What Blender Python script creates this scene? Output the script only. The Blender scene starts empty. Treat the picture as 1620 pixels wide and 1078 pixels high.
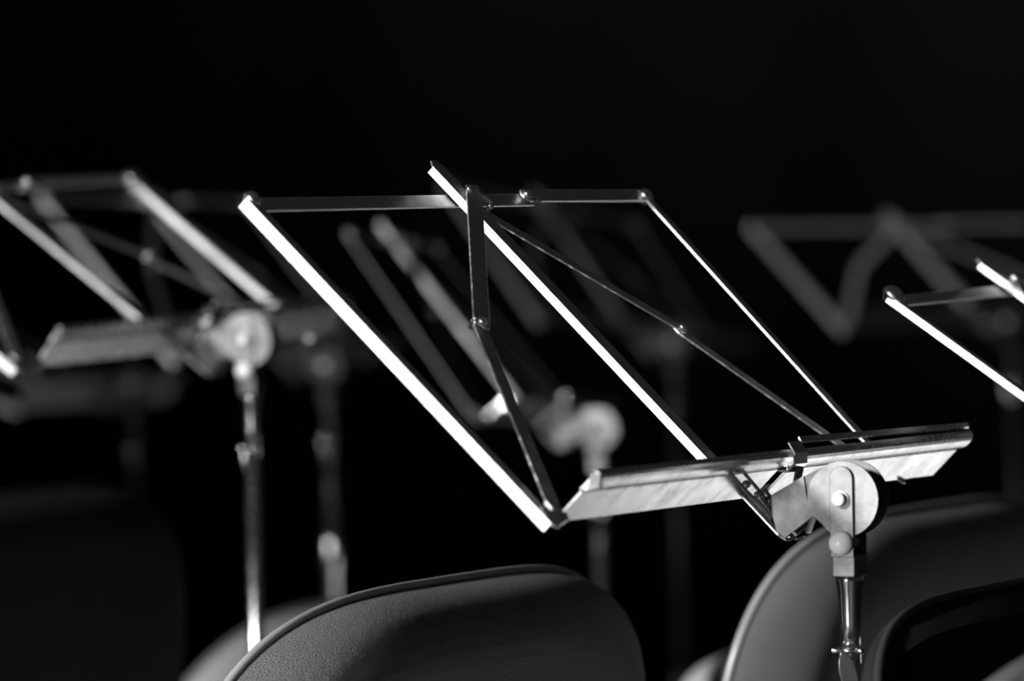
import bpy, bmesh, math, random
from mathutils import Vector, Matrix
R = math.radians
scene = bpy.context.scene
COL = scene.collection
V = Vector

# ---------------------------------------------------------------- camera
PITCH, ROLL = R(-1.43), R(1.1)
fwd = V((0, math.cos(PITCH), math.sin(PITCH)))
right0 = V((1, 0, 0)); up0 = right0.cross(fwd)
rt = (math.cos(ROLL)*right0 - math.sin(ROLL)*up0).normalized()
up = rt.cross(fwd)
cam_d = bpy.data.cameras.new('camera'); cam = bpy.data.objects.new('camera', cam_d)
COL.objects.link(cam)
cam.matrix_world = Matrix(((rt.x, up.x, -fwd.x, 0), (rt.y, up.y, -fwd.y, 0),
                           (rt.z, up.z, -fwd.z, 1.08), (0, 0, 0, 1)))
cam_d.sensor_width = 36.0
cam_d.lens = 36.0*9600/1620
cam_d.clip_end = 60
cam_d.dof.use_dof = True
cam_d.dof.focus_distance = 3.08
cam_d.dof.aperture_fstop = 9.0
scene.camera = cam

# ---------------------------------------------------------------- world, exposure, lights
w_ = bpy.data.worlds.new('world'); scene.world = w_; w_.use_nodes = True
w_.node_tree.nodes['Background'].inputs[0].default_value = (.016, .016, .016, 1)
scene.view_settings.view_transform = 'Standard'
scene.view_settings.look = 'None'
scene.view_settings.gamma = 1
scene.view_settings.use_curve_mapping = False
scene.view_settings.exposure = 0.0

def spot(name, loc, aim, power, size, blend, radius):
    d = bpy.data.lights.new(name, 'SPOT'); o = bpy.data.objects.new(name, d); COL.objects.link(o)
    d.energy = power; d.spot_size = R(size); d.spot_blend = blend; d.shadow_soft_size = radius
    o.location = loc
    o.rotation_euler = (V(aim)-V(loc)).to_track_quat('-Z', 'Y').to_euler()
    return o
KEY = V((-3.6, -0.35, 2.6))
spot('stage_side_light', KEY, (0.6, 3.1, 0.90), 1750, 62, 1.0, .30)
spot('front_fill_light', (-3.15, -2.2, 0.85), (0.5, 3.1, 0.9), 760, 40, 1.0, .3)  # added soft fill for the metal plates and knob, no known lamp
spot('floor_pool_light', (1.6, 5.2, 4.6), (1.08, 5.30, 0), 20500, 16.5, .5, .12)  # added unseen spot; its floor pool brightens the ledge undersides
spot('backdrop_light', (2.8, 5.0, 5.2), (1.6, 11.9, 3.2), 900, 44, 1.0, .5)

# ---------------------------------------------------------------- materials
def nodes(name):
    m = bpy.data.materials.new(name); m.use_nodes = True
    nt = m.node_tree; b = nt.nodes['Principled BSDF']
    return m, nt, b
def noise(nt, scale, detail=4, rough=.6, stretch=None):
    tc = nt.nodes.new('ShaderNodeTexCoord'); n = nt.nodes.new('ShaderNodeTexNoise')
    n.inputs['Scale'].default_value = scale; n.inputs['Detail'].default_value = detail
    n.inputs['Roughness'].default_value = rough
    if stretch:
        mp = nt.nodes.new('ShaderNodeMapping'); mp.inputs['Scale'].default_value = stretch
        nt.links.new(tc.outputs['Object'], mp.inputs[0]); nt.links.new(mp.outputs[0], n.inputs['Vector'])
    else: nt.links.new(tc.outputs['Object'], n.inputs['Vector'])
    return n
def ramp(nt, src, a, b, lo, hi):
    mr = nt.nodes.new('ShaderNodeMapRange'); nt.links.new(src, mr.inputs[0])
    for i, x in enumerate((a, b, lo, hi)): mr.inputs[1+i].default_value = x
    return mr.outputs[0]
def bump(nt, b, src, strength, dist):
    bp = nt.nodes.new('ShaderNodeBump'); bp.inputs['Strength'].default_value = strength
    bp.inputs['Distance'].default_value = dist
    nt.links.new(src, bp.inputs['Height']); nt.links.new(bp.outputs[0], b.inputs['Normal'])
def metal(name, base, rough, met=1.0, stain=.12, bstr=.05):
    m, nt, b = nodes(name)
    n = noise(nt, 55, 6, .65)
    cr = nt.nodes.new('ShaderNodeMapRange')
    nt.links.new(n.outputs[0], cr.inputs[0])
    cr.inputs[1].default_value = .35; cr.inputs[2].default_value = .7
    cr.inputs[3].default_value = base; cr.inputs[4].default_value = base*(1-stain)
    cmb = nt.nodes.new('ShaderNodeCombineColor')
    for i in range(3): nt.links.new(cr.outputs[0], cmb.inputs[i])
    nt.links.new(cmb.outputs[0], b.inputs['Base Color'])
    b.inputs['Metallic'].default_value = met
    nt.links.new(ramp(nt, n.outputs[0], .35, .7, rough*.85, rough*1.25), b.inputs['Roughness'])
    if bstr:
        n2 = noise(nt, 260, 3, .6); bump(nt, b, n2.outputs[0], bstr, .0006)
    return m
def plain(name, g, rough, spec=.5, met=0.0):
    m, nt, b = nodes(name)
    n = noise(nt, 30, 3)
    cr = ramp(nt, n.outputs[0], .3, .7, g*.92, g*1.06)
    cmb = nt.nodes.new('ShaderNodeCombineColor')
    for i in range(3): nt.links.new(cr, cmb.inputs[i])
    nt.links.new(cmb.outputs[0], b.inputs['Base Color'])
    b.inputs['Roughness'].default_value = rough; b.inputs['Metallic'].default_value = met
    b.inputs['Specular IOR Level'].default_value = spec
    return m
M = {}
M['nickel'] = metal('nickel_plated_steel', .74, .25)
M['zinc'] = metal('brushed_zinc', .18, .46, stain=.25)
M['satin'] = metal('satin_knob', .98, .28, met=.0, stain=.05)
M['bright_rivet'] = metal('bright_rivet', .95, .24, stain=.02, bstr=0)
M['shaded_bar'] = metal('shaded_steel_bar', .22, .42)  # shade put into the steel colour of a stand outside the beam
M['lit_bar'] = metal('lit_steel', .85, .5, met=.2)  # light put into the steel colour of two far stands
M['polished'] = metal('polished_nickel', .82, .17, stain=.05, bstr=.02)
# aged flat bars: worn plating with oily stains
m, nt, b = nodes('worn_nickel_bar')
n = noise(nt, 150, 8, .75)
cr = ramp(nt, n.outputs[0], .50, .62, .0, 1.0)
nt.links.new(ramp(nt, n.outputs[0], .50, .62, .90, .35), b.inputs['Metallic'])
b.inputs['Roughness'].default_value = .36
mx = nt.nodes.new('ShaderNodeMix'); mx.data_type = 'RGBA'
mx.inputs[6].default_value = (.66, .66, .66, 1); mx.inputs[7].default_value = (.85, .85, .85, 1)
nt.links.new(cr, mx.inputs[0]); nt.links.new(mx.outputs[2], b.inputs['Base Color'])
n2 = noise(nt, 420, 3, .7); bump(nt, b, n2.outputs[0], .25, .0006)
M['bar'] = m
# grained polypropylene
def grained(name, g, rough, bstr, spec):
    m, nt, b = nodes(name)
    b.inputs['Base Color'].default_value = (g, g, g, 1)
    b.inputs['Roughness'].default_value = rough; b.inputs['Specular IOR Level'].default_value = spec
    n = noise(nt, 1050, 2, .8); bump(nt, b, n.outputs[0], bstr, .0040)
    return m
M['shell'] = grained('grained_black_plastic', .24, .36, 1.0, .45)
M['lit_shell'] = grained('lit_plastic', .6, .5, .3, .5)  # paler copy of the shell, its lit look put into the colour
M['shaded_shell'] = grained('shaded_plastic', .022, .6, .4, .15)  # darker copy of the shell, shade put into the colour
M['shaded_rim'] = plain('shaded_edge', .035, .5, .3)  # edge of the darkened shell, shade put into its colour too
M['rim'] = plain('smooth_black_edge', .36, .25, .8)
M['rubber'] = plain('black_rubber', .03, .7)
M['pad'] = grained('black_seat_fabric', .02, .9, .8, .2)
M['black_leg_unlit_pole'] = plain('black_tube_unlit_pole', .03, .4)  # real chair legs; on far stands' poles the black stands in for darkness
M['floor'] = plain('stage_floor_boards', .30, .6, .2)
m, nt, b = nodes('black_stage_curtain')
b.inputs['Base Color'].default_value = (.02, .02, .02, 1); b.inputs['Roughness'].default_value = .95
b.inputs['Specular IOR Level'].default_value = 0
n = noise(nt, 3, 5, .6, (2, 2, .15)); bump(nt, b, n.outputs[0], .5, .05)
M['curtain'] = m
m, nt, b = nodes('stage_floor')
n = noise(nt, 2.2, 6, .6, (9, .7, 1))
cr = ramp(nt, n.outputs[0], .3, .7, .052, .064)
cmb = nt.nodes.new('ShaderNodeCombineColor')
for i in range(3): nt.links.new(cr, cmb.inputs[i])
nt.links.new(cmb.outputs[0], b.inputs['Base Color']); b.inputs['Roughness'].default_value = .6
M['floor'] = m

# ---------------------------------------------------------------- mesh helpers
class Frame:
    """object space helper: everything is written in place, then moved so that the root sits at its base"""
def link(name, bm, mat, parent, smooth=False, bevel=0, label=None):
    me = bpy.data.meshes.new(name)
    bmesh.ops.recalc_face_normals(bm, faces=bm.faces)
    off = parent.location.copy() if parent and parent.type == 'EMPTY' else (V(parent['_base']) if parent else V((0, 0, 0)))
    # children of parts share the same root offset
    bmesh.ops.translate(bm, vec=-off, verts=bm.verts)
    bm.to_mesh(me); bm.free()
    for p in me.polygons: p.use_smooth = smooth
    me.materials.append(M[mat])
    o = bpy.data.objects.new(name, me); COL.objects.link(o)
    if parent: o.parent = parent
    if bevel:
        md = o.modifiers.new('bevel', 'BEVEL'); md.width = bevel; md.segments = 2; md.limit_method = 'ANGLE'
        md.angle_limit = R(40)
    if label: o['label'] = label
    return o
BASES = {}
def part(name, bm, mat, root, parent=None, **k):
    """parent=None -> part of root; else sub-part of parent (same coordinates)"""
    me_parent = root
    o = link(name, bm, mat, root, **k)
    if parent is not None: o.parent = parent
    return o
def root_empty(name, loc, label, cat, group=None):
    o = bpy.data.objects.new(name, None); COL.objects.link(o); o.location = loc
    o.empty_display_size = .05
    o['label'] = label; o['category'] = cat
    if group: o['group'] = group
    return o
def prism(bm, pts, ext):
    """polygon pts (Vectors) extruded by ext"""
    a = [bm.verts.new(p) for p in pts]; b2 = [bm.verts.new(p+ext) for p in pts]
    bm.faces.new(a); bm.faces.new(list(reversed(b2)))
    n = len(pts)
    for i in range(n): bm.faces.new((a[i], b2[i], b2[(i+1) % n], a[(i+1) % n]))
def tube(bm, pts, rads, seg=16, cap=True):
    if not hasattr(rads, '__len__'): rads = [rads]*len(pts)
    pts = [V(p) for p in pts]; rings = []
    prev = None
    for i, p in enumerate(pts):
        t = (pts[min(i+1, len(pts)-1)]-pts[max(i-1, 0)])
        if t.length < 1e-9: t = prev_t
        t.normalize(); prev_t = t
        if prev is None:
            prev = t.orthogonal().normalized()
        x = (prev - t*prev.dot(t)).normalized(); prev = x; y = t.cross(x)
        rings.append([bm.verts.new(p+(x*math.cos(2*math.pi*k/seg)+y*math.sin(2*math.pi*k/seg))*rads[i]) for k in range(seg)])
    for a, b2 in zip(rings, rings[1:]):
        for k in range(seg): bm.faces.new((a[k], a[(k+1) % seg], b2[(k+1) % seg], b2[k]))
    if cap: bm.faces.new(rings[0]); bm.faces.new(list(reversed(rings[-1])))
def lathe(bm, c, axis, prof, seg=24):
    """prof: (distance along axis, radius)"""
    tube(bm, [V(c)+axis*d for d, r in prof], [max(r, 1e-5) for d, r in prof], seg)

# ---------------------------------------------------------------- the setting
def quad(name, pts, mat, thick):
    bm = bmesh.new(); p = [V(q) for q in pts]
    n = (p[1]-p[0]).cross(p[2]-p[0]).normalized()
    prism(bm, p, -n*thick)
    o = link(name, bm, mat, None); o['kind'] = 'structure'; return o
quad('floor', [(-7, -4, 0), (7, -4, 0), (7, 12, 0), (-7, 12, 0)], 'floor', .1)
# back wall hung with a black curtain: soft vertical folds in real geometry
bm = bmesh.new(); cols = []
for i in range(281):
    x = -7+14*i/280; y = 11.9+.05*math.sin(x*5)+.02*math.sin(x*13+1)
    cols.append([bm.verts.new((x, y, z)) for z in (0, 4.3)]+[bm.verts.new((x, 12.1, z)) for z in (4.3, 0)])
for a, b2 in zip(cols, cols[1:]):
    for k in range(4): bm.faces.new((a[k], a[(k+1) % 4], b2[(k+1) % 4], b2[k]))
bm.faces.new(cols[0]); bm.faces.new(list(reversed(cols[-1])))
o = link('wall_back', bm, 'curtain', None, smooth=True); o['kind'] = 'structure'

# ---------------------------------------------------------------- folding music stand
def pose(x, y, z, yaw, t, bank):
    A = V((math.cos(yaw)*math.cos(bank), math.sin(yaw)*math.cos(bank), math.sin(bank)))
    M0 = V((math.sin(yaw), -math.cos(yaw), 0))
    Z = A.cross(M0)*-1
    if Z.z < 0: Z = -Z
    Z.normalize()
    return V((x, y, z)), A, Z*math.cos(t)-M0*math.sin(t), Z*math.sin(t)+M0*math.cos(t)

def music_stand(ps, label, bt=.236, bb=.225, H=.213, group=None, tray=(-.222, .272), tripod=20, fine=True, side_flange=.0048, pole_mat='nickel', head_mat='zinc', tube_len=.33, lower_mat=None,
                center_flange=.0034, right_flange=0, rivet_size=1.6, bar_mat='bar', ledge_mat='nickel'):
    o, A, P, W = pose(*ps)
    def L(u, p, w=0.0): return o+A*u+P*p+W*w
    cdisc = L(-.012, -.0425, .0438)
    foot = V((cdisc.x, cdisc.y, 0))
    # axis of the pole: just behind the front strap
    axis = V((0, 0, 1))
    Ah = V((A.x, A.y, 0)).normalized()
    pole = cdisc+Ah*.006
    foot = V((pole.x, pole.y, 0))
    rt_ = root_empty('music_stand', foot, label, 'music stand', group)
    Hs = H/.213
    def bar(name, u0, p0, u1, p1, wdt, w0, thick, mat=bar_mat, ext=(0, 0), parent=None, flange=0, cham=.003, label=None, skip=0):
        """flat bar in the plane of the desk, its back at depth w0 and its face at w0+thick"""
        a = V((u0, p0)); b2 = V((u1, p1)); d = (b2-a).normalized(); n = V((-d.y, d.x))
        a = a-d*ext[0]; b2 = b2+d*ext[1]; h = wdt/2; c = min(cham, h*.8)
        poly = [a+n*(h-c), a+n*h+d*c, b2+n*h-d*c, b2+n*(h-c), b2-n*(h-c), b2-n*h-d*c, a-n*h+d*c, a-n*(h-c)]
        bm = bmesh.new(); prism(bm, [L(q.x, q.y, w0) for q in poly], W*thick)
        face = part(name, bm, mat, rt_, parent, bevel=.00025 if fine else 0, label=label)
        if flange:
            bm = bmesh.new()
            # folded edge of the channel on the outer (negative u) side
            s = n if (n.x < 0) else -n
            e0 = a+s*h+d*max(c, skip); e1 = b2+s*h-d*c; e2 = e1-s*.0012; e3 = e0-s*.0012
            prism(bm, [L(q.x, q.y, w0-flange) for q in (e0, e1, e2, e3)], W*flange)
            part('flange', bm, mat, rt_, face, bevel=.0002 if fine else 0)
        return face
    def rivet(u, p, w, r=.0032, h=.0016, parent=None, mat='bright_rivet'):
        r *= rivet_size
        bm = bmesh.new(); lathe(bm, L(u, p, w), W, [(-.004, r*.6), (0, r*.9)]+[(.0002+r*.8*math.sin(R(a)), r*math.cos(R(a))) for a in range(0, 91, 15)], 18)
        part('rivet', bm, mat, rt_, parent, smooth=True)
    jl = (-.125*bt/.236, .122*Hs); jr = (.130*bt/.236, .118*Hs)
    # side bars: channel on the near side, thin strip on the far side
    lb = bar('side_bar', -bb, .0, -bt, H, .0085, -.001, .0012, flange=side_flange, ext=(.004, .004))
    rb = bar('side_bar', bb, .0, bt, H, .0085, -.001, .0012, flange=right_flange, ext=(.004, .003))
    cb = bar('center_bar', .0052, -.030, -.0028, H, .0130, .002, .0012, flange=center_flange, ext=(.002, .024), cham=.004, skip=.033)
    # top link, two overlapping lengths
    tl = bar('top_link', -bt, H-.001, .088, H+.001, .0085, -.0035, .0012, ext=(.003, .003))
    tr = bar('top_link', .082, H+.002, bt, H+.0015, .0085, -.0015, .0012, ext=(.004, .003))
    # lazy-tong arms
    au = bar('upper_arm', .004, H-.001, *jl, .0105, .0048, .0011, ext=(.004, .004))
    al = bar('lower_arm', *jl, -bb+.004, .006, .0100, .0030, .0011, ext=(.004, .003))
    bu = bar('upper_arm', .010, H-.002, *jr, .0078, -.0035, .0011, ext=(.004, .004))
    bl = bar('lower_arm', *jr, bb-.006, .010, .0078, -.0052, .0011, ext=(.004, .003))
    rivet(-bt+.001, H, 0, .0042, .003, parent=tl); rivet(bt-.001, H, 0, .0045, .0035, parent=tr)
    rivet(.083, H+.002, .0, .0030, .002, parent=tr); rivet(.083+.006, H-.002, .0, .0024, .0015, parent=tr)
    rivet(-.0005, H, .006, .0026, .002, parent=cb); rivet(.010, H+.001, .0045, .0026, .002, parent=cb)
    rivet(.013, H-.010, .0035, .0018, .001, parent=cb)
    rivet(jl[0], jl[1], .0058, .0026, .0022, parent=au); rivet(jl[0]-.004, jl[1]+.001, .0045, .0018, .002, parent=au)
    rivet(jr[0], jr[1], -.002, .0024, .002, parent=bu)
    # pinch clip at the middle joint
    bm = bmesh.new(); prism(bm, [L(.006, H+.003, .0045), L(.0135, H-.009, .0045), L(.0115, H-.010, .0045), L(.004, H+.002, .0045)], W*.002)
    part('joint_clip', bm, 'polished', rt_)
    # book ledge in two halves: flat plate, groove and rolled front bead
    def ledge(u0, u1, dp, dw, lip=True):
        prof = [(.0, -.001), (.0, .0190), (.0016, .0196), (.0016, .0204)]
        for k in range(9):
            a = math.pi*(k/8)
            prof.append((.0002-.0026*math.sin(a), .0262-.0057*math.cos(a)))
        prof += [(.0022, .0319), (.0022, .0207), (.0026, .0200), (.0012, .0186), (.0012, .0002), (.0070, .0002), (.0070, -.001)]
        bm = bmesh.new()
        prism(bm, [L(u0, p+dp, w+dw) for p, w in prof], A*(u1-u0))
        return part('ledge', bm, ledge_mat, rt_, bevel=.0002 if fine else 0)
    la = ledge(tray[0], .020, 0, 0)
    lb2 = ledge(.030, tray[1], -.0012, .0008)
    # slim rail over the far half and end tabs
    bm = bmesh.new(); prism(bm, [L(.034, .0045, .0335), L(.034, .0075, .0345), L(tray[1], .0050, .0345), L(tray[1], .0025, .0335)], W*-.001)
    part('rail', bm, 'nickel', rt_)
    bm = bmesh.new(); prism(bm, [L(-.228, .004, -.002), L(-.228, -.0035, -.001), L(-.222, -.0035, .004), L(-.222, .001, .006), L(-.222, .012, .004)], A*.0035)
    prism(bm, [L(-.2225, -.001, .0215), L(-.2225, -.0045, .027), L(-.2225, .000, .0325), L(-.2225, .003, .029)], A*.003)
    part('end_tab', bm, 'polished', la and rt_, la)
    # sliding sleeve where the halves overlap
    bm = bmesh.new()
    prof = [(-.0022, .0200), (-.0062, .0235), (-.0062, .0295), (-.0022, .0335), (.0045, .0350), (.0045, .0338), (-.0012, .0325), (-.0048, .0290), (-.0048, .0240), (-.0010, .0205)]
    prism(bm, [L(.014, p, w) for p, w in prof], A*.016)
    part('sleeve', bm, 'polished', rt_, bevel=.0003 if fine else 0)
    # bracket under the ledge
    def strip(pts, width_dir, wd, th_dir, th, bmx):
        for a, b2 in zip(pts, pts[1:]):
            d = (b2-a).normalized()
            n = width_dir.cross(d).normalized()*th
            q = [a-width_dir*wd/2, a+width_dir*wd/2, b2+width_dir*wd/2, b2-width_dir*wd/2]
            prism(bmx, q, n)
    bm = bmesh.new()
    pb = [L(-.050, -.0015, .0225), L(-.001, -.0320, .0050), L(-.004, -.0370, .0100), L(-.006, -.0395, .0145)]
    strip(pb, A, .004, W, .0012, bm)
    pb2 = [L(-.030, -.0015, .0215), L(.006, -.0270, .0080), L(.004, -.0330, .0100)]
    strip(pb2, A, .003, W, .0012, bm)
    strip([L(-.008, -.0395, .0170), L(-.010, -.0355, .0275)], A, .006, W, .0012, bm)
    br = part('bracket', bm, 'polished', rt_, bevel=.0002 if fine else 0)
    bm = bmesh.new()
    pts = []
    for k in range(9):
        t = k/8; pts.append(L(.030-.034*t, -.004-.011*t-.004*math.sin(math.pi*t), .0255-.010*t))
    strip(pts, (A*.6+W*.8).normalized(), .006, W, .0008, bm)
    part('spring', bm, 'polished', rt_, br, smooth=True)
    bm = bmesh.new()
    tube(bm, [L(-.020, -.0100, .0150), L(.004, -.0300, .0065)], .0013, 10)
    tube(bm, [L(-.012, -.0100, .0170), L(.002, -.0320, .0095)], .0011, 10)
    part('wire', bm, 'polished', rt_, br, smooth=True)
    for q in (L(-.030, -.006, .018), L(-.020, -.013, .0155), L(.000, -.033, .006)):
        bm = bmesh.new(); lathe(bm, q, -A, [(-.002, .0016), (.001, .0022), (.0022, .0012)], 12)
        part('rivet', bm, 'polished', rt_, br, smooth=True)
    # side plates of the pivot: round head with an arm that runs up to the bracket
    def plate_poly(r):
        c = V((-.0425, .0438)); out = []
        for k in range(29):
            a = R(-150+k*300/28)   # opening towards the arm
            # angle measured around the disc, 180 deg = towards the bracket (-w)
            out.append((c.x+math.sin(a)*r, c.y+math.cos(a)*r))
        return out
    def side_plate(u, th, mat):
        bm = bmesh.new(); poly = plate_poly(.0188)
        arm = [(-.0375, .0270), (-.0345, .0080), (-.0290, .0075), (-.0140, .0160), (-.0200, .0370)]
        # polygon order: disc from lower side around to the upper side, then the arm
        pts = [L(u, p, w) for p, w in poly]
        first, last = poly[0], poly[-1]
        prism(bm, [L(u, p, w) for p, w in (poly + (list(reversed(arm)) if last[0] > first[0] else arm))], A*th)
        return part('pivot_plate', bm, head_mat, rt_, bevel=.0003 if fine else 0)
    pp = side_plate(-.0135, .0012, 'nickel'); side_plate(.0005, .0012, 'nickel')
    # fork straps down to the pole
    c = cdisc
    Mh = V((Ah.y, -Ah.x, 0))
    if Mh.y > 0: Mh = -Mh
    def strap(off, top, bot, wd):
        bm = bmesh.new(); h = wd/2; pts = []
        for k in range(9):
            a = math.pi*k/8; pts.append(c+Ah*off+Mh*h*math.cos(a)+V((0, 0, top+h*math.sin(a)-h)))
        pts += [c+Ah*off-Mh*h+V((0, 0, bot)), c+Ah*off+Mh*h+V((0, 0, bot))]
        prism(bm, pts, Ah*.0013)
        return part('fork', bm, head_mat, rt_, bevel=.0003 if fine else 0)
    f1 = strap(-.0035, .0165, -.0285, .0122); f2 = strap(.0135, .0165, -.0285, .0122)
    bm = bmesh.new(); lathe(bm, c-Ah*.0035, -Ah, [(-.02, .0030), (0, .0046), (.0014, .0044), (.0022, .0028), (.0036, .0036), (.0050, .0022)], 20)
    part('pivot_screw', bm, 'satin', rt_, smooth=True)
    bm = bmesh.new(); kc = c-Ah*.0035-V((0, 0, .0215))
    prof = [(-.018, .003), (0, .0040), (.0010, .0062)]+[(.0010+.0062*math.sin(R(a)), .0062*math.cos(R(a))) for a in range(10, 91, 10)]
    lathe(bm, kc, -Ah, prof, 28)
    part('clamp_knob', bm, 'satin' if pole_mat == 'nickel' else pole_mat, rt_, smooth=True)
    # head block, tapering socket
    px = pole
    bm = bmesh.new()
    hb = [Ah*-.0080, Ah*.0100]
    q0 = px+V((0, 0, -.0275))
    prism(bm, [q0-Mh*.006+hb[0], q0+Mh*.006+hb[0], q0+Mh*.006+hb[1], q0-Mh*.006+hb[1]], V((0, 0, -.0110)))
    part('head_block', bm, head_mat, rt_, bevel=.0006)
    bm = bmesh.new()
    lathe(bm, px+V((0, 0, -.0385)), V((0, 0, -1)), [(0, .0066), (.0010, .0071), (.0025, .0069), (.006, .0062), (.012, .0057), (.024, .0051), (.0355, .0049)], 28)
    part('socket', bm, 'polished' if pole_mat == 'nickel' else pole_mat, rt_, smooth=True)
    bm = bmesh.new()
    lathe(bm, px+V((0, 0, -.0735)), V((0, 0, -1)), [(0, .0050), (.0004, .0066), (.0024, .0066), (.0030, .0052), (.008, .0052)], 28)
    for s in (-1, 1):
        lathe(bm, px+V((0, 0, -.0750))-Ah*.002, (Mh*s-Ah*.35).normalized(), [(0, .0016), (.0085, .0016), (.0090, .0011)], 12)
    part('collar', bm, 'polished', rt_, smooth=True)
    # oval thumb screw
    bm = bmesh.new(); tc = px+V((0, 0, -.0865))-Ah*.0085+Mh*.0020; n_ = (-Ah*.80+Mh*.55).normalized(); s_ = n_.cross(V((0, 0, 1))).normalized()
    for sgn, tt in ((1, .0),):
        ring = [tc+s_*.0045*math.cos(R(a))+(V((0, 0, 1))*.0112+s_*.0022)*math.sin(R(a)) for a in range(0, 360, 15)]
        prism(bm, ring, -n_*.0022)
    tube(bm, [tc-n_*.001, px+V((0, 0, -.0870))], .0026, 12)
    part('thumb_screw', bm, 'polished', rt_, bevel=.0004)
    # poles and tripod
    z0 = px.z
    bm = bmesh.new(); lathe(bm, px+V((0, 0, -.080)), V((0, 0, -1)), [(0, .0052), (tube_len, .0052)], 24)
    part('upper_tube', bm, pole_mat, rt_, smooth=True)
    bm = bmesh.new(); lathe(bm, V((px.x, px.y, z0-tube_len-.07)), V((0, 0, -1)), [(0, .0078), (.003, .0095), (.03, .0095), (.033, .0075), (z0-tube_len-.07-.12, .0075)], 24)
    lower = part('lower_tube', bm, lower_mat or pole_mat, rt_, smooth=True)
    bm = bmesh.new(); lathe(bm, V((px.x, px.y, .40)), V((0, 0, -1)), [(0, .009), (.002, .014), (.03, .014), (.032, .009)], 24)
    part('leg_hub', bm, 'nickel', rt_, smooth=True)
    for k in range(3):
        a = R(tripod+120*k); d = V((math.cos(a), math.sin(a), 0))
        bm = bmesh.new(); tube(bm, [V((px.x, px.y, .385))+d*.014, V((px.x, px.y, .10))+d*.19, V((px.x, px.y, .006))+d*.27], .0042, 10)
        lg = part('leg', bm, 'nickel', rt_, smooth=True)
        bm = bmesh.new(); tube(bm, [V((px.x, px.y, .02))+d*.259, V((px.x, px.y, .000))+d*.276], .0065, 10)
        part('rubber_foot', bm, 'rubber', rt_, lg, smooth=True)
        bm = bmesh.new(); tube(bm, [V((px.x, px.y, .135))+d*.007, V((px.x, px.y, .19))+d*.13], .0028, 8)
        part('brace', bm, 'nickel', rt_, lg, smooth=True)
    return rt_

G = 'folding music stands behind the sharp one'
music_stand((0.11133803, 3.02229161, 0.92380206, R(65.374), R(44.384), R(-.344)),
            'folding nickel music stand in sharp focus at the centre of the photo', tripod=0, rivet_size=1)
music_stand((-0.2351, 4.2203, 0.972, 1.2, 0.8974, 0.0133),
            'blurred music stand on the left with a light grey pole and bright clamp', bt=.2582, bb=.2489, H=.1881, center_flange=.0016, right_flange=.0036, group=G, tripod=40)
music_stand((0.0184, 5.5355, 0.8661, 1.3579, 0.6579, -0.0494),
            'dim blurred music stand seen through the bars of the sharp stand', bt=.1726, bb=.2371, side_flange=.0012, bar_mat='shaded_bar', head_mat='shaded_bar', group=G, tripod=70)
music_stand((-0.2367, 6.0375, 0.9132, 1.1787, 0.6967, -0.0298),
            'very blurred stand behind the left one, its dark pole right of the bright pole', pole_mat='black_leg_unlit_pole', head_mat='black_leg_unlit_pole', lower_mat='nickel', tube_len=.10, group=G, tripod=100)
music_stand((0.448, 3.426, 0.8928, 1.2189, 0.941, 0),
            'music stand cut off by the right edge, thin bright bar falling to the right', side_flange=.0028, center_flange=.0026, group=G, tripod=30)
music_stand((-0.4892, 7.0107, 0.8392, 1.279, 1.1768, -0.0176),
            'farthest left music stand, only a faint grey ledge low behind the left stand', ledge_mat='lit_bar', pole_mat='black_leg_unlit_pole', head_mat='black_leg_unlit_pole', group=G, tripod=0)
music_stand((0.5921, 7.6069, 0.8945, 0.6343, 0.9131, -0.0154),
            'very blurred grey music stand at upper right with wide horizontal top bar', bar_mat='lit_bar', pole_mat='black_leg_unlit_pole', head_mat='black_leg_unlit_pole', group=G, tripod=50)
music_stand((0.147, 7.3511, 0.8942, 1.0454, 0.6713, -0.1229),
            'faintest music stand, a soft grey smudge behind the centre bar of the sharp stand', pole_mat='black_leg_unlit_pole', group=G, tripod=20)

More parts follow.
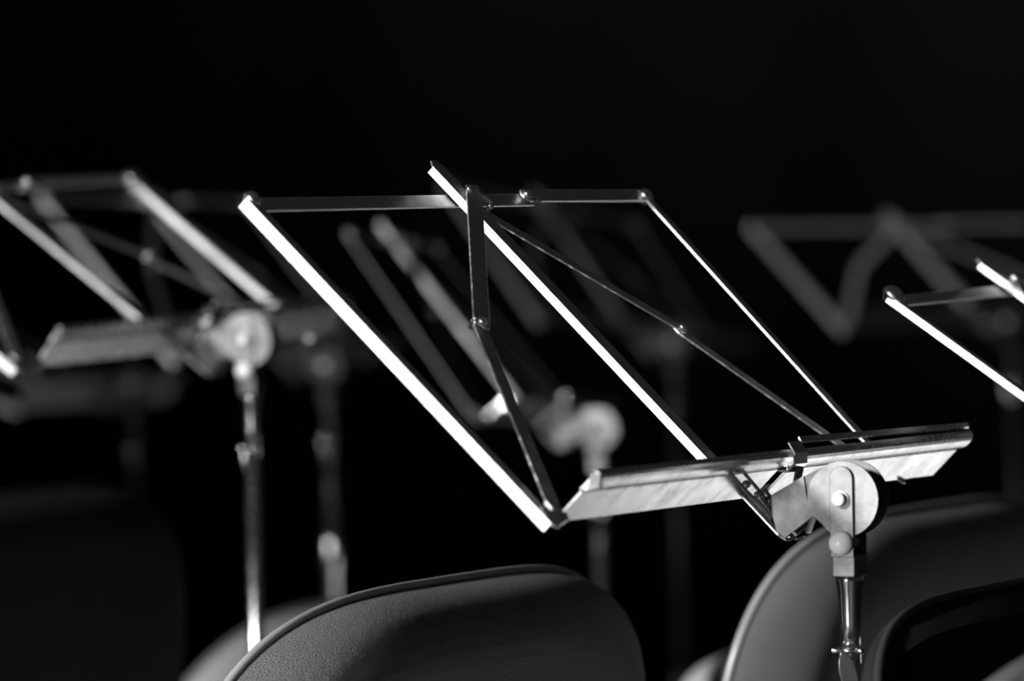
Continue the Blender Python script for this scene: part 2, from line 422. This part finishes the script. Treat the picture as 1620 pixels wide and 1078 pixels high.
# ---------------------------------------------------------------- chairs
def chair(near, yaw, top, label, side=-1, lean=12, W2=.24, H2=.36, rc=.13, group='black orchestra chairs', seat_z=.45, z_low=None, wrap=.016, n=3.8, shell='shell', rad=.036, depth=.032):
    """near: (x,y) of the backrest's near top corner; the backrest runs along yaw; side -1: seat on the left of it"""
    A = V((math.cos(yaw), math.sin(yaw), 0)); Mv = V((math.sin(yaw), -math.cos(yaw), 0))*(-side)   # outward rear normal
    S = V((math.sin(yaw), -math.cos(yaw), 0))*side       # towards the seat
    l = R(lean)
    Up = V((0, 0, 1))*math.cos(l)+Mv*math.sin(l)
    N = Mv*math.cos(l)-V((0, 0, 1))*math.sin(l)           # rear normal of the back
    mid = V((near[0], near[1], 0))+A*W2
    bz = top-H2*math.cos(l)/1.0
    cen = V((mid.x, mid.y, 0))-Mv*math.sin(l)*(H2/2)+V((0, 0, top-math.cos(l)*H2/2))
    seatc = V((mid.x, mid.y, 0))-Mv*math.sin(l)*H2+S*.235+V((0, 0, seat_z))
    root = root_empty('chair', (seatc.x, seatc.y, 0), label, 'chair', group)
    def outline(inset, k, seg=96):
        a = 2*math.pi*k/seg; hw = W2-inset; hh = H2/2-inset
        ca, sa = math.cos(a), math.sin(a)
        nn = n if sa > 0 else 5
        x = hw*abs(ca)**(2/n)*(1 if ca > 0 else -1); y = hh*abs(sa)**(2/n)*(1 if sa > 0 else -1)
        return x, y
    def P(x, y, d):
        curve = wrap*abs(x/W2)**4          # the back wraps slightly forward at its sides
        return cen+A*x+Up*y+N*(d-curve)
    def pillow(rad, depth, d0, grow, seg=96, steps=7, flat=True):
        bm = bmesh.new(); rings = []
        for j in range(steps+1):
            a = math.pi/2*j/steps; ins = rad*(1-math.cos(a))-grow; dep = d0+depth*math.sin(a)
            rings.append([bm.verts.new(P(*outline(ins, k), dep)) for k in range(seg)])
        for extra in (.015, .04, .35, .7):
            ins = rad-grow+extra*(H2/2-rad)
            rings.append([bm.verts.new(P(*outline(ins, k), d0+depth*(1+.08*extra))) for k in range(seg)])
        back = [bm.verts.new(P(*outline(-grow, k), d0-.004 if depth > 0 else d0+.004)) for k in range(seg)]
        rings.insert(0, back)
        for a_, b_ in zip(rings, rings[1:]):
            for k in range(seg): bm.faces.new((a_[k], a_[(k+1) % seg], b_[(k+1) % seg], b_[k]))
        bm.faces.new(rings[0]); bm.faces.new(list(reversed(rings[-1])))
        return bm
    sh = part('backrest', pillow(rad, depth, .004, 0), shell, root, smooth=True)
    bm = bmesh.new()
    ring = [P(*outline(-.0012, k), -.0012) for k in range(96)]
    ring = ring+[ring[0], ring[1]]
    tube(bm, ring, .0024, 8, cap=False)
    part('rim', bm, 'rim' if shell != 'shaded_shell' else 'shaded_rim', root, sh, smooth=True)
    part('back_pad', pillow(.03, -.014, -.006, -.014), 'pad', root, smooth=True)
    # seat: rounded slab with a pad
    def slab(z0, z1, hw, hd, rr):
        bm = bmesh.new(); pr = []
        for j, (zz, ins) in enumerate(((z0, .02), (z0+(z1-z0)*.3, .003), (z0+(z1-z0)*.7, 0), (z1, .012), (z1+.002, .05))):
            pr.append([bm.verts.new(V((seatc.x, seatc.y, zz))+A*(hw-ins)*abs(math.cos(t))**(2/4)*math.copysign(1, math.cos(t))+S*(hd-ins)*abs(math.sin(t))**(2/4)*math.copysign(1, math.sin(t)))
                       for t in [2*math.pi*(k+.5)/48 for k in range(48)]])
        for a_, b_ in zip(pr, pr[1:]):
            for k in range(48): bm.faces.new((a_[k], a_[(k+1) % 48], b_[(k+1) % 48], b_[k]))
        bm.faces.new(pr[0]); bm.faces.new(list(reversed(pr[-1])))
        return bm
    part('seat', slab(seat_z-.025, seat_z, .225, .215, .05), 'shell', root, smooth=True)
    part('seat_pad', slab(seat_z+.0025, seat_z+.03, .205, .195, .05), 'pad', root, smooth=True)
    for su in (-1, 1):
        bm = bmesh.new()
        p0 = P(su*(W2-.07), -H2/2+.06, -.004); p1 = seatc+A*su*.17-S*.20+V((0, 0, -.020))
        tube(bm, [p0, (p0+p1)/2+Mv*.012, p1, p1+S*.05], .009, 10)
        part('back_support', bm, 'black_leg_unlit_pole', root, smooth=True)
        for ss in (-1, 1):
            bm = bmesh.new()
            a0 = seatc+A*su*.175+S*ss*.165+V((0, 0, -.024)); a1 = V((seatc.x, seatc.y, .004))+A*su*.20+S*ss*.205
            tube(bm, [a0, a1], .0095, 12)
            lg = part('leg', bm, 'black_leg_unlit_pole', root, smooth=True)
            bm = bmesh.new(); tube(bm, [a1+V((0, 0, .016)), V((a1.x, a1.y, 0))], .013, 12)
            part('foot_cap', bm, 'rubber', root, lg, smooth=True)
    return root

chair((-.143, 2.97), R(65), .873, 'nearest black grained chair back at bottom centre with a speckled lit top edge', W2=.258, lean=9)
chair((.155, 3.60), R(65), .873, 'grey-lit chair back with wide rounded edge directly behind the sharp stand pole', lean=11, W2=.25, n=4.2, rad=.05)
chair((.137, 2.84), R(64), .874, 'dark chair back right of the sharp pole, only its arched top edge faintly visible', side=1, lean=4, wrap=.03, shell='shaded_shell', depth=.010)
chair((.150, 2.17), R(60), .906, 'chair in the bottom right corner, only its small curved top showing')
chair((-.44, 3.95), R(65), .877, 'chair at the left edge with a thin dim curved top', lean=7, shell='shaded_shell')
chair((-.275, 5.02), R(64), .722, 'low blurred pale-lit chair back behind the left pole, at the bottom', lean=8, H2=.26, n=2.4, shell='lit_shell', rad=.07)
chair((.120, 4.52), R(64), .724, 'low chair back just left of the grey-lit chair at the bottom edge', side=1, lean=2, H2=.26, n=6, shell='lit_shell')
